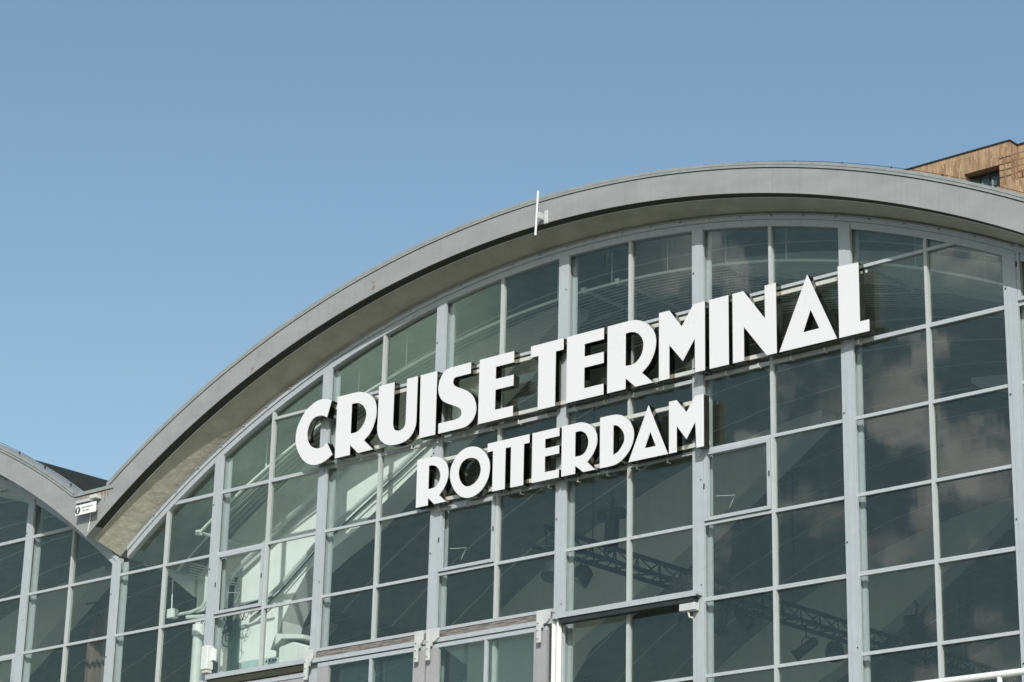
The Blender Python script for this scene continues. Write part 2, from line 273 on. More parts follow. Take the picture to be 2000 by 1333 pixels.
LETTERS = [
 ('C', [(4.471,-0.032),(4.446,-0.022),(4.421,-0.012),(4.397,-0.002),(4.371,0.006),(4.346,0.013),(4.321,0.017),(4.296,0.02),(4.27,0.021),(4.245,0.021),(4.22,0.019),(4.195,0.015),(4.169,0.009),(4.144,0.001),(4.12,-0.008),(4.096,-0.018),(4.07,-0.03),(4.045,-0.042),(4.021,-0.056),(3.997,-0.071),(3.975,-0.088),(3.954,-0.108),(3.934,-0.129),(3.916,-0.152),(3.898,-0.176),(3.881,-0.2),(3.868,-0.219),(3.855,-0.239),(3.843,-0.259),(3.833,-0.28),(3.825,-0.301),(3.817,-0.331),(3.811,-0.362),(3.807,-0.393),(3.805,-0.424),(3.804,-0.455),(3.805,-0.476),(3.808,-0.498),(3.812,-0.519),(3.818,-0.54),(3.825,-0.561),(3.833,-0.582),(3.843,-0.603),(3.853,-0.623),(3.865,-0.643),(3.877,-0.662),(3.892,-0.685),(3.908,-0.707),(3.924,-0.729),(3.941,-0.749),(3.96,-0.769),(3.979,-0.787),(4.0,-0.804),(4.021,-0.82),(4.043,-0.834),(4.066,-0.847),(4.09,-0.858),(4.115,-0.868),(4.141,-0.876),(4.168,-0.883),(4.194,-0.888),(4.219,-0.891),(4.244,-0.892),(4.269,-0.892),(4.294,-0.89),(4.319,-0.887),(4.341,-0.883),(4.363,-0.878),(4.385,-0.871),(4.407,-0.864),(4.428,-0.856),(4.45,-0.847),(4.471,-0.836),(4.492,-0.825),(4.513,-0.814),(4.534,-0.803),(4.419,-0.617),(4.404,-0.626),(4.388,-0.635),(4.373,-0.644),(4.357,-0.652),(4.341,-0.658),(4.327,-0.662),(4.312,-0.664),(4.296,-0.666),(4.281,-0.666),(4.266,-0.666),(4.253,-0.666),(4.24,-0.664),(4.228,-0.663),(4.215,-0.66),(4.203,-0.656),(4.184,-0.648),(4.165,-0.64),(4.146,-0.631),(4.128,-0.62),(4.112,-0.608),(4.097,-0.594),(4.083,-0.579),(4.071,-0.562),(4.059,-0.545),(4.05,-0.527),(4.043,-0.509),(4.037,-0.49),(4.033,-0.47),(4.03,-0.451),(4.028,-0.431),(4.028,-0.415),(4.028,-0.398),(4.031,-0.382),(4.034,-0.366),(4.038,-0.35),(4.043,-0.334),(4.05,-0.318),(4.057,-0.302),(4.066,-0.287),(4.076,-0.274),(4.088,-0.261),(4.102,-0.248),(4.116,-0.236),(4.132,-0.226),(4.148,-0.218),(4.164,-0.212),(4.182,-0.209),(4.199,-0.206),(4.217,-0.205),(4.235,-0.205),(4.25,-0.205),(4.266,-0.207),(4.281,-0.209),(4.296,-0.212),(4.311,-0.216),(4.328,-0.222),(4.345,-0.23),(4.362,-0.238),(4.378,-0.247),(4.395,-0.255)], None),
 ('R', [(4.582,-0.006),(4.818,-0.006),(4.853,-0.006),(4.887,-0.007),(4.922,-0.008),(4.956,-0.01),(4.99,-0.014),(5.018,-0.019),(5.046,-0.026),(5.073,-0.035),(5.1,-0.045),(5.126,-0.056),(5.15,-0.068),(5.174,-0.081),(5.197,-0.095),(5.219,-0.111),(5.239,-0.128),(5.255,-0.144),(5.27,-0.162),(5.284,-0.181),(5.296,-0.201),(5.305,-0.222),(5.314,-0.247),(5.32,-0.273),(5.325,-0.3),(5.327,-0.327),(5.328,-0.354),(5.327,-0.382),(5.323,-0.41),(5.318,-0.438),(5.311,-0.466),(5.302,-0.493),(5.291,-0.521),(5.279,-0.548),(5.265,-0.575),(5.249,-0.6),(5.231,-0.624),(5.211,-0.644),(5.189,-0.662),(5.166,-0.679),(5.142,-0.695),(5.119,-0.712),(5.293,-0.866),(5.013,-0.866),(4.861,-0.729),(4.861,-0.866),(4.582,-0.866)], [(4.86,-0.156),(4.88,-0.157),(4.901,-0.157),(4.922,-0.158),(4.942,-0.16),(4.962,-0.163),(4.98,-0.168),(4.999,-0.174),(5.017,-0.182),(5.034,-0.191),(5.05,-0.201),(5.065,-0.212),(5.079,-0.225),(5.092,-0.238),(5.104,-0.253),(5.114,-0.268),(5.122,-0.282),(5.129,-0.297),(5.134,-0.313),(5.138,-0.329),(5.14,-0.345),(5.14,-0.363),(5.138,-0.381),(5.135,-0.399),(5.13,-0.416),(5.124,-0.433),(5.116,-0.45),(5.106,-0.467),(5.094,-0.484),(5.081,-0.499),(5.068,-0.513),(5.054,-0.526),(5.038,-0.539),(5.021,-0.55),(5.004,-0.559),(4.986,-0.566),(4.962,-0.571),(4.937,-0.573),(4.911,-0.573),(4.885,-0.572),(4.86,-0.573)]),
 ('U', [(5.358,-0.006),(5.639,-0.006),(5.639,-0.588),(5.644,-0.603),(5.648,-0.618),(5.652,-0.633),(5.658,-0.646),(5.666,-0.658),(5.677,-0.668),(5.691,-0.676),(5.705,-0.683),(5.721,-0.688),(5.736,-0.692),(5.751,-0.694),(5.766,-0.694),(5.781,-0.692),(5.796,-0.689),(5.81,-0.685),(5.821,-0.68),(5.832,-0.674),(5.842,-0.666),(5.851,-0.657),(5.858,-0.647),(5.863,-0.634),(5.867,-0.62),(5.869,-0.605),(5.87,-0.589),(5.87,-0.574),(5.87,-0.006),(6.06,-0.006),(6.06,-0.609),(6.059,-0.633),(6.056,-0.657),(6.051,-0.681),(6.044,-0.704),(6.035,-0.726),(6.023,-0.748),(6.008,-0.77),(5.991,-0.791),(5.973,-0.809),(5.953,-0.824),(5.927,-0.839),(5.898,-0.851),(5.868,-0.86),(5.837,-0.867),(5.807,-0.872),(5.77,-0.875),(5.732,-0.877),(5.695,-0.875),(5.657,-0.872),(5.62,-0.867),(5.593,-0.862),(5.567,-0.854),(5.541,-0.844),(5.516,-0.833),(5.492,-0.82),(5.471,-0.806),(5.45,-0.79),(5.431,-0.772),(5.414,-0.752),(5.399,-0.732),(5.387,-0.71),(5.376,-0.686),(5.368,-0.662),(5.362,-0.636),(5.357,-0.611),(5.354,-0.585),(5.354,-0.558),(5.356,-0.531),(5.357,-0.504),(5.358,-0.477)], None),
 ('I', [(6.112,-0.006),(6.405,-0.006),(6.405,-0.866),(6.128,-0.866)], None),
 ('S', [(6.995,-0.006),(6.995,-0.156),(6.789,-0.156),(6.774,-0.156),(6.758,-0.156),(6.743,-0.156),(6.729,-0.158),(6.717,-0.163),(6.709,-0.17),(6.702,-0.18),(6.696,-0.192),(6.693,-0.204),(6.692,-0.215),(6.694,-0.226),(6.698,-0.237),(6.705,-0.249),(6.712,-0.259),(6.721,-0.267),(6.739,-0.279),(6.758,-0.29),(6.778,-0.3),(6.799,-0.309),(6.819,-0.319),(6.846,-0.332),(6.874,-0.345),(6.901,-0.358),(6.928,-0.372),(6.953,-0.388),(6.975,-0.404),(6.996,-0.421),(7.017,-0.44),(7.035,-0.46),(7.052,-0.481),(7.066,-0.503),(7.078,-0.527),(7.088,-0.551),(7.097,-0.577),(7.103,-0.602),(7.106,-0.622),(7.108,-0.642),(7.107,-0.663),(7.105,-0.683),(7.101,-0.703),(7.095,-0.723),(7.086,-0.742),(7.076,-0.761),(7.064,-0.778),(7.051,-0.794),(7.035,-0.809),(7.017,-0.822),(6.998,-0.833),(6.978,-0.843),(6.958,-0.851),(6.935,-0.857),(6.912,-0.861),(6.888,-0.864),(6.864,-0.865),(6.84,-0.866),(6.459,-0.866),(6.459,-0.729),(6.739,-0.729),(6.759,-0.728),(6.779,-0.725),(6.799,-0.721),(6.818,-0.716),(6.834,-0.708),(6.842,-0.701),(6.849,-0.691),(6.854,-0.68),(6.857,-0.668),(6.858,-0.657),(6.856,-0.644),(6.852,-0.631),(6.846,-0.618),(6.839,-0.606),(6.83,-0.596),(6.817,-0.585),(6.803,-0.577),(6.788,-0.569),(6.772,-0.561),(6.756,-0.554),(6.722,-0.538),(6.687,-0.522),(6.653,-0.507),(6.618,-0.491),(6.585,-0.474),(6.566,-0.463),(6.547,-0.452),(6.529,-0.44),(6.512,-0.426),(6.497,-0.411),(6.483,-0.393),(6.471,-0.372),(6.46,-0.351),(6.451,-0.329),(6.444,-0.307),(6.44,-0.288),(6.437,-0.269),(6.436,-0.25),(6.436,-0.23),(6.438,-0.211),(6.442,-0.191),(6.447,-0.171),(6.454,-0.152),(6.463,-0.133),(6.473,-0.115),(6.486,-0.095),(6.501,-0.075),(6.517,-0.056),(6.535,-0.04),(6.554,-0.027),(6.576,-0.018),(6.599,-0.012),(6.624,-0.009),(6.649,-0.007),(6.674,-0.006)], None),
 ('E', [(7.145,-0.006),(7.728,-0.006),(7.728,-0.156),(7.426,-0.156),(7.426,-0.32),(7.728,-0.32),(7.728,-0.463),(7.426,-0.463),(7.426,-0.729),(7.728,-0.729),(7.728,-0.866),(7.145,-0.866)], None),
 ('T', [(8.011,-0.006),(8.543,-0.006),(8.543,-0.156),(8.419,-0.156),(8.419,-0.866),(8.139,-0.866),(8.139,-0.156),(8.011,-0.156)], None),
 ('E', [(8.601,-0.006),(9.188,-0.006),(9.188,-0.156),(8.883,-0.156),(8.883,-0.32),(9.188,-0.32),(9.188,-0.463),(8.883,-0.463),(8.883,-0.729),(9.188,-0.729),(9.188,-0.866),(8.601,-0.866)], None),
 ('R', [(9.247,-0.006),(9.491,-0.006),(9.527,-0.006),(9.564,-0.006),(9.6,-0.007),(9.636,-0.009),(9.672,-0.014),(9.7,-0.02),(9.728,-0.029),(9.755,-0.039),(9.782,-0.051),(9.807,-0.065),(9.832,-0.081),(9.855,-0.098),(9.878,-0.117),(9.899,-0.138),(9.919,-0.159),(9.934,-0.178),(9.948,-0.199),(9.961,-0.22),(9.972,-0.242),(9.981,-0.265),(9.987,-0.285),(9.992,-0.306),(9.995,-0.327),(9.996,-0.349),(9.996,-0.37),(9.993,-0.397),(9.989,-0.424),(9.983,-0.451),(9.975,-0.478),(9.965,-0.503),(9.953,-0.529),(9.939,-0.555),(9.923,-0.58),(9.906,-0.604),(9.888,-0.626),(9.869,-0.645),(9.849,-0.661),(9.827,-0.677),(9.805,-0.693),(9.783,-0.709),(9.955,-0.866),(9.683,-0.866),(9.532,-0.729),(9.532,-0.866),(9.247,-0.866)], [(9.529,-0.156),(9.549,-0.156),(9.569,-0.155),(9.589,-0.154),(9.609,-0.154),(9.628,-0.157),(9.647,-0.162),(9.666,-0.168),(9.684,-0.176),(9.702,-0.185),(9.718,-0.195),(9.731,-0.205),(9.744,-0.217),(9.755,-0.231),(9.766,-0.245),(9.775,-0.259),(9.783,-0.274),(9.79,-0.29),(9.796,-0.306),(9.801,-0.322),(9.803,-0.339),(9.803,-0.361),(9.802,-0.383),(9.799,-0.405),(9.794,-0.426),(9.787,-0.447),(9.779,-0.465),(9.769,-0.483),(9.758,-0.499),(9.745,-0.515),(9.731,-0.529),(9.717,-0.541),(9.703,-0.551),(9.687,-0.561),(9.67,-0.568),(9.653,-0.573),(9.629,-0.576),(9.605,-0.577),(9.58,-0.575),(9.554,-0.574),(9.529,-0.573)]),
 ('M', [(10.041,-0.006),(10.195,-0.006),(10.381,-0.249),(10.557,-0.006),(10.724,-0.006),(10.724,-0.866),(10.577,-0.866),(10.577,-0.44),(10.398,-0.687),(10.195,-0.442),(10.195,-0.866),(10.041,-0.866)], None),
 ('I', [(10.791,-0.006),(11.069,-0.006),(11.069,-0.866),(10.791,-0.866)], None),
 ('N', [(11.129,-0.006),(11.287,-0.006),(11.591,-0.414),(11.591,-0.006),(11.748,-0.006),(11.748,-0.866),(11.611,-0.866),(11.287,-0.447),(11.287,-0.866),(11.129,-0.866)], None),
 ('A', [(12.188,-0.006),(12.573,-0.866),(11.784,-0.866)], [(12.225,-0.442),(12.338,-0.691),(12.117,-0.695)]),
 ('L', [(12.605,-0.006),(12.883,-0.02),(12.883,-0.729),(13.005,-0.729),(13.005,-0.866),(12.605,-0.866)], None),
 ('R', [(6.109,-1.155),(6.317,-1.155),(6.337,-1.156),(6.357,-1.157),(6.377,-1.159),(6.396,-1.161),(6.416,-1.165),(6.438,-1.17),(6.461,-1.175),(6.483,-1.181),(6.504,-1.189),(6.524,-1.199),(6.544,-1.211),(6.563,-1.225),(6.582,-1.241),(6.598,-1.258),(6.613,-1.276),(6.625,-1.295),(6.636,-1.315),(6.645,-1.337),(6.652,-1.359),(6.657,-1.381),(6.66,-1.402),(6.661,-1.423),(6.66,-1.444),(6.658,-1.466),(6.653,-1.486),(6.645,-1.511),(6.635,-1.536),(6.623,-1.56),(6.61,-1.584),(6.595,-1.606),(6.58,-1.625),(6.563,-1.642),(6.546,-1.659),(6.528,-1.675),(6.51,-1.692),(6.634,-1.794),(6.427,-1.794),(6.317,-1.692),(6.317,-1.794),(6.109,-1.794)], [(6.316,-1.267),(6.33,-1.268),(6.345,-1.269),(6.359,-1.27),(6.374,-1.272),(6.388,-1.275),(6.402,-1.279),(6.416,-1.284),(6.43,-1.29),(6.442,-1.297),(6.454,-1.305),(6.466,-1.316),(6.478,-1.329),(6.488,-1.342),(6.497,-1.356),(6.505,-1.371),(6.511,-1.385),(6.516,-1.4),(6.52,-1.416),(6.522,-1.432),(6.522,-1.447),(6.52,-1.463),(6.516,-1.479),(6.511,-1.495),(6.503,-1.51),(6.495,-1.524),(6.485,-1.536),(6.474,-1.547),(6.461,-1.557),(6.447,-1.565),(6.433,-1.571),(6.411,-1.576),(6.387,-1.579),(6.363,-1.58),(6.339,-1.581),(6.316,-1.582)]),
 ('O', [(7.082,-1.148),(7.106,-1.154),(7.13,-1.161),(7.154,-1.17),(7.177,-1.181),(7.198,-1.193),(7.22,-1.208),(7.24,-1.224),(7.26,-1.243),(7.278,-1.262),(7.295,-1.282),(7.31,-1.302),(7.323,-1.323),(7.336,-1.345),(7.346,-1.367),(7.355,-1.39),(7.361,-1.41),(7.364,-1.432),(7.366,-1.453),(7.367,-1.475),(7.366,-1.496),(7.363,-1.521),(7.359,-1.546),(7.354,-1.571),(7.346,-1.595),(7.337,-1.618),(7.325,-1.641),(7.31,-1.664),(7.294,-1.686),(7.277,-1.706),(7.258,-1.725),(7.24,-1.741),(7.221,-1.755),(7.2,-1.768),(7.179,-1.779),(7.157,-1.788),(7.129,-1.796),(7.1,-1.802),(7.071,-1.807),(7.041,-1.808),(7.012,-1.808),(6.988,-1.805),(6.964,-1.8),(6.941,-1.793),(6.918,-1.784),(6.896,-1.773),(6.872,-1.759),(6.85,-1.743),(6.828,-1.726),(6.807,-1.707),(6.788,-1.687),(6.772,-1.667),(6.757,-1.646),(6.743,-1.624),(6.731,-1.601),(6.72,-1.578),(6.711,-1.557),(6.703,-1.535),(6.697,-1.513),(6.693,-1.49),(6.69,-1.468),(6.69,-1.444),(6.691,-1.42),(6.694,-1.396),(6.699,-1.372),(6.706,-1.349),(6.714,-1.33),(6.724,-1.312),(6.735,-1.294),(6.748,-1.277),(6.761,-1.261),(6.775,-1.244),(6.791,-1.228),(6.807,-1.212),(6.824,-1.198),(6.842,-1.186),(6.863,-1.175),(6.886,-1.165),(6.909,-1.156),(6.932,-1.15),(6.956,-1.145),(6.981,-1.142),(7.006,-1.141),(7.032,-1.142),(7.057,-1.144)], [(7.066,-1.293),(7.084,-1.299),(7.102,-1.305),(7.119,-1.314),(7.136,-1.323),(7.151,-1.334),(7.163,-1.345),(7.174,-1.358),(7.184,-1.373),(7.193,-1.388),(7.2,-1.403),(7.206,-1.419),(7.21,-1.435),(7.213,-1.452),(7.215,-1.469),(7.214,-1.485),(7.211,-1.504),(7.206,-1.523),(7.199,-1.542),(7.191,-1.56),(7.181,-1.576),(7.17,-1.59),(7.156,-1.604),(7.142,-1.616),(7.126,-1.627),(7.11,-1.636),(7.091,-1.644),(7.07,-1.651),(7.049,-1.656),(7.028,-1.659),(7.007,-1.659),(6.989,-1.656),(6.971,-1.651),(6.954,-1.644),(6.937,-1.634),(6.922,-1.624),(6.907,-1.611),(6.894,-1.596),(6.881,-1.58),(6.87,-1.563),(6.861,-1.546),(6.853,-1.529),(6.847,-1.51),(6.842,-1.491),(6.838,-1.472),(6.837,-1.453),(6.838,-1.436),(6.841,-1.418),(6.846,-1.401),(6.853,-1.384),(6.86,-1.368),(6.868,-1.355),(6.877,-1.343),(6.887,-1.331),(6.898,-1.321),(6.91,-1.312),(6.923,-1.305),(6.937,-1.299),(6.952,-1.294),(6.968,-1.29),(6.983,-1.288),(6.999,-1.287),(7.016,-1.286),(7.033,-1.287),(7.05,-1.289)]),
 ('TT', [(7.322,-1.155),(8.014,-1.155),(8.014,-1.267),(7.925,-1.267),(7.925,-1.794),(7.715,-1.794),(7.715,-1.267),(7.622,-1.267),(7.622,-1.794),(7.415,-1.794),(7.415,-1.267),(7.322,-1.267)], None),
 ('E', [(8.063,-1.155),(8.498,-1.155),(8.498,-1.267),(8.271,-1.267),(8.271,-1.387),(8.498,-1.387),(8.498,-1.49),(8.271,-1.49),(8.271,-1.692),(8.498,-1.692),(8.498,-1.794),(8.063,-1.794)], None),
 ('R', [(8.54,-1.155),(8.711,-1.155),(8.739,-1.155),(8.766,-1.154),(8.794,-1.154),(8.821,-1.155),(8.848,-1.158),(8.872,-1.163),(8.896,-1.17),(8.92,-1.179),(8.943,-1.189),(8.965,-1.201),(8.984,-1.213),(9.003,-1.227),(9.021,-1.242),(9.038,-1.259),(9.052,-1.276),(9.064,-1.294),(9.075,-1.314),(9.084,-1.335),(9.092,-1.357),(9.097,-1.378),(9.1,-1.398),(9.101,-1.418),(9.1,-1.438),(9.097,-1.459),(9.093,-1.478),(9.085,-1.502),(9.076,-1.526),(9.064,-1.549),(9.051,-1.571),(9.037,-1.592),(9.021,-1.611),(9.004,-1.628),(8.985,-1.645),(8.966,-1.661),(8.948,-1.678),(9.069,-1.794),(8.887,-1.794),(8.757,-1.692),(8.757,-1.794),(8.54,-1.794)], [(8.753,-1.267),(8.769,-1.266),(8.784,-1.265),(8.8,-1.264),(8.815,-1.264),(8.83,-1.266),(8.847,-1.271),(8.863,-1.277),(8.879,-1.285),(8.895,-1.294),(8.908,-1.304),(8.92,-1.316),(8.93,-1.329),(8.939,-1.344),(8.947,-1.36),(8.953,-1.375),(8.957,-1.389),(8.96,-1.403),(8.962,-1.417),(8.962,-1.432),(8.961,-1.446),(8.958,-1.463),(8.953,-1.48),(8.947,-1.496),(8.94,-1.512),(8.931,-1.526),(8.92,-1.539),(8.908,-1.551),(8.894,-1.561),(8.879,-1.57),(8.864,-1.576),(8.843,-1.58),(8.821,-1.581),(8.798,-1.58),(8.776,-1.579),(8.753,-1.579)]),
 ('D', [(9.143,-1.155),(9.289,-1.155),(9.316,-1.156),(9.343,-1.157),(9.37,-1.159),(9.397,-1.163),(9.423,-1.168),(9.445,-1.175),(9.467,-1.183),(9.488,-1.193),(9.509,-1.204),(9.528,-1.217),(9.547,-1.232),(9.565,-1.248),(9.583,-1.265),(9.599,-1.284),(9.613,-1.303),(9.625,-1.323),(9.636,-1.344),(9.646,-1.366),(9.654,-1.388),(9.66,-1.411),(9.664,-1.431),(9.665,-1.451),(9.666,-1.471),(9.664,-1.491),(9.661,-1.511),(9.655,-1.535),(9.648,-1.558),(9.638,-1.582),(9.627,-1.604),(9.615,-1.625),(9.599,-1.647),(9.582,-1.668),(9.563,-1.688),(9.543,-1.706),(9.522,-1.723),(9.501,-1.737),(9.48,-1.75),(9.457,-1.762),(9.434,-1.772),(9.41,-1.78),(9.387,-1.786),(9.363,-1.789),(9.338,-1.792),(9.313,-1.793),(9.289,-1.794),(9.143,-1.794)], [(9.349,-1.287),(9.363,-1.291),(9.377,-1.294),(9.39,-1.297),(9.403,-1.302),(9.415,-1.308),(9.43,-1.318),(9.444,-1.33),(9.458,-1.343),(9.47,-1.357),(9.482,-1.371),(9.491,-1.383),(9.498,-1.397),(9.505,-1.41),(9.511,-1.425),(9.515,-1.439),(9.518,-1.454),(9.52,-1.47),(9.52,-1.486),(9.519,-1.501),(9.516,-1.516),(9.511,-1.531),(9.503,-1.545),(9.494,-1.559),(9.484,-1.572),(9.474,-1.585),(9.464,-1.596),(9.454,-1.608),(9.442,-1.618),(9.43,-1.628),(9.418,-1.636),(9.405,-1.643),(9.392,-1.648),(9.378,-1.652),(9.363,-1.656),(9.349,-1.661)]),
 ('A', [(9.885,-1.139),(10.176,-1.794),(9.584,-1.794)], [(9.913,-1.472),(9.996,-1.664),(9.83,-1.663)]),
 ('M', [(10.192,-1.155),(10.305,-1.155),(10.45,-1.333),(10.579,-1.155),(10.701,-1.155),(10.701,-1.794),(10.595,-1.794),(10.579,-1.475),(10.45,-1.662),(10.305,-1.473),(10.305,-1.794),(10.192,-1.794)], None),
]

# ------------------------------------------------------------------ arcs measured on the building (cx, cz, R)
W = 16.8; PB = 2.1; RH = 0.89
def hallarcs(ox):
    return dict(wall=(8.45+ox, -12.645, 13.956), fin=(8.28+ox, -12.84, 14.28), fout=(8.28+ox, -12.977, 14.716))
YF = -.52
def shift(c, d): return (c[0], c[1], c[2]+d)

# ------------------------------------------------------------------ ground
g = MB().add([(-900,-900,0),(900,-900,0),(900,900,0),(-900,900,0)], [(0,1,2,3)]).build('ground', M['pave'], dz=0); g['kind'] = 'structure'
g = MB().box(-16.7, 16.7, .2, 31.8, .004, .12).build('hall_floor', M['concrete'], dz=0); g['kind'] = 'structure'

# ------------------------------------------------------------------ the two vaulted halls
def hall(ox, root, xa, xb, cols, detail):
    A = hallarcs(ox); arc = A['wall']
    frame_in = shift(arc, -.155)
    xs = xr(xa, xb, 90)
    # interior vault (concrete shell, 10 cm) and dark roof on top
    MB().band(arc, shift(arc, .12), .004, 32, xs).build('vault_ceiling', M['vault'], root, smooth=True)
    # valley edge x on the eave line
    ea, eb = ox-.12, ox+W-.12
    rs = xr(ea, eb, 90)
    vs = []
    m = MB()
    for i, x in enumerate(rs):
        t = (x-ea)/(eb-ea); x2 = xa+(xb-xa)*t
        vs += [(x, YF+.15, az(A['fin'], x)+.004), (x2, .0, az(arc, x2)), (x2, .0, az(arc, x2)+.1), (x, YF+.15, az(A['fin'], x)+.13)]
    fs = []
    for i in range(90):
        a, b = 4*i, 4*i+4
        for k in range(4): fs.append((a+k, a+(k+1) % 4, b+(k+1) % 4, b+k))
    m.add(vs, fs); m.build('soffit', M['soffit'], root, smooth=True)
    # fascia plate: arch between the eave line and the roof edge, meeting the flat gutter over the valley
    top = -.66
    out = [(x, az(A['fin'], x)) for x in rs]
    xo = [x for x in xr(ox-.5, ox+W+.5, 120) if az(A['fout'], x) > top+.01]
    up = [(x, az(A['fout'], x)) for x in reversed(xo)]
    x0 = A['fout'][0]-math.sqrt(A['fout'][2]**2-(top-A['fout'][1])**2); x1 = 2*A['fout'][0]-x0
    poly = out + [(eb, top-.002)] + ([(x1, top)] if x1 < eb else []) + [p for p in up if ea < p[0] < eb] + ([(x0, top)] if x0 > ea else []) + [(ea, top-.002)]
    f = MB().prism([poly], YF, YF+.15).build('fascia', M['fascia'], root)
    # dark drip joint under the fascia
    MB().band(shift(A['fin'], -.004), shift(A['fin'], .002), YF+.004, YF+.147, rs[1:-1]).build('drip_joint', M['lip'], root)
    MB().tube([(x, YF+.158, az(A['fin'], x)-.003) for x in rs[1:-1]], .006, 5).build('soffit_edge_highlight', M['white'], root)  # white bead painted in as the bright lit line along the soffit edge
    if ox == 0:
        for (rx, rz, s) in ((5.50, 1.29, .045), (3.22, .575, .03)):
            mm = MB()
            for k in range(7):
                ax, bz = rx+random.uniform(-s, s)*.7, rz+random.uniform(-s, s)*1.2
                q = [(ax+math.cos(t)*random.uniform(.2, .5)*s, bz+math.sin(t)*random.uniform(.15, .4)*s) for t in [i*math.pi/3.5 for i in range(7)]]
                mm.prism([q], YF-.0015-.0003*k, YF+.002)
            mm.build('rust_patch', M['rust'], f)
    # roof edge flashing: upper lip and cap
    fr = [x for x in rs if az(A['fout'], x) > top]
    MB().band(shift(A['fout'], .008), shift(A['fout'], .036), YF-.014, YF+.19, fr).build('flashing', M['flash'], root, smooth=True)
    MB().band(shift(A['fout'], .044), shift(A['fout'], .078), YF-.006, YF+.30, fr).build('flashing', M['flash'], root, smooth=True)
    # dark roof sheet
    tp = shift(A['fout'], -.04); rx = [x for x in xr(xa-.3, xb+.3, 90) if az(tp, x) > top]
    MB().band(shift(A['fout'], -.14), tp, YF+.31, 32.2, rx).build('roof', M['bitumen'], root, smooth=True)
    # lightning wire with clips along the roof edge
    wz = shift(A['fout'], .115)
    MB().tube([(x, YF+.10, az(wz, x)) for x in fr], .0032, 5).build('roof_wire', M['dark'], root)
    for x in xr(fr[0]+.2, fr[-1]-.2, 24):
        MB().box(x-.012, x+.012, YF+.094, YF+.106, az(wz, x)-.036, az(wz, x)+.005).build('wire_clip', M['dark'], root)
    # arch frame: two steps and a bolted cover strip under the soffit
    ix = [x for x in xs if az(arc, x) > -1.50]
    MB().band(shift(arc, -.155), shift(arc, -.075), -.026, .06, ix).build('arch_frame', M['paint'], root)
    MB().band(shift(arc, -.073), shift(arc, -.020), -.044, .07, ix).build('arch_frame', M['paint'], root)
    MB().band(shift(arc, -.019), shift(arc, -.003), -.020, .07, ix).build('shadow_gap_band', M['lip'], root)  # dark band whose colour gives the shadow gap between frame and soffit
    MB().tube([(x, -.055, az(arc, x)-.014) for x in ix[2:-2]], .008, 6).build('cover_strip', M['fascia'], root)
    for x in xr(ix[3], ix[-4], 34): MB().box(x-.009, x+.009, -.068, -.0445, az(arc, x)-.040, az(arc, x)-.024).build('bolt', M['fascia'], root)
    # main mullions
    for i in detail['mull']:
        x = ox+i*PB; zt = az(frame_in, x)+.03; zt = max(zt, -1.56); zb = -11.6
        m = MB(); m.box(x-.083, x-.036, -.030, .0, zb, zt); m.box(x-.033, x+.083, -.037, .0, zb, zt)
        m.box(x+.066, x+.076, -.041, -.036, zb, zt); m.box(x-.030, x+.030, .002, .118, zb, zt); m.box(x-.085, x+.085, .12, .145, zb, zt)
        mu = m.build('mullion', M['paint'], root)
        zz = zt-.35-random.random()*.4
        while zz > -5.2:
            s = random.choice((-.055, .045)); MB().box(x+s-.006, x+s+.006, -.044, -.036 if s > 0 else -.030, zz-.007, zz+.007).build('bolt', M['dark'], mu); zz -= random.uniform(.9, 1.6)
    def half(c): return ox+c*PB/2
    inner = lambda x: az(frame_in, x)
    for i in detail['inter']:
        x = half(i); m = MB(); zt = inner(x)+.02
        m.box(x-.021, x+.021, -.018, .022, -11.6, zt); m.box(x-.008, x+.008, .024, .06, -11.6, zt)
        m.build('glazing_bar', M['inner_paint'], root)
    # transoms and panes
    for c in cols:
        xl, xq = half(c), half(c+1)
        ml = .083 if c % 2 == 0 else .021; mr_ = .021 if c % 2 == 0 else .083
        ztall = max(inner(xl), inner(xq))
        rows = [r for r in range(0, 7) if -r*RH < ztall-.10]
        nobar = detail.get('nobar', {})
        for r in rows:
            if (c//2) in nobar and r == 4: continue
            z = -r*RH; xa2, xb2 = xl+ml, xq-mr_
            cand = [x for x in xr(xa2, xb2, 60) if inner(x) > z-.02]
            if not cand: continue
            (MB().box(cand[0], cand[-1], -.016, .020, z-.026, z-.003).box(cand[0], cand[-1], -.012, .020, z+.0, z+.022) if r in (1, 4) else MB().box(cand[0], cand[-1], -.014, .020, z-.019, z+.019)).box(cand[0], cand[-1], .024, .055, z-.008, z+.008).build('transom', M['bar'], root)
        levels = [None]+[-r*RH for r in rows]
        for k in range(len(levels)):
            zb = levels[k+1] if k+1 < len(levels) else -6*RH
            if k+1 >= len(levels): break
            nn = 10; pl = []
            tops = [(x, min(inner(x)+.03, levels[k] if levels[k] is not None else 99)) for x in xr(xl, xq, nn)]
            tops = [(x, z) for x, z in tops if z > zb+.005]
            if len(tops) < 2: continue
            pl = [(tops[0][0], zb), (tops[-1][0], zb)] + list(reversed(tops))
            # very small individual tilt of every pane, as in real glazing
            o = MB().prism([pl], .022, .030).build('window_pane', M['glass'], root)
            cx, cz = (xl+xq)/2, (zb+tops[0][1])/2+Z0
            rot = Matrix.Rotation(random.uniform(-.006, .006), 4, 'Z') @ Matrix.Rotation(random.uniform(-.0045, .0045), 4, 'X')
            piv = Matrix.Translation((cx, .025, cz)); me = o.data; me.transform(piv @ rot @ piv.inverted())
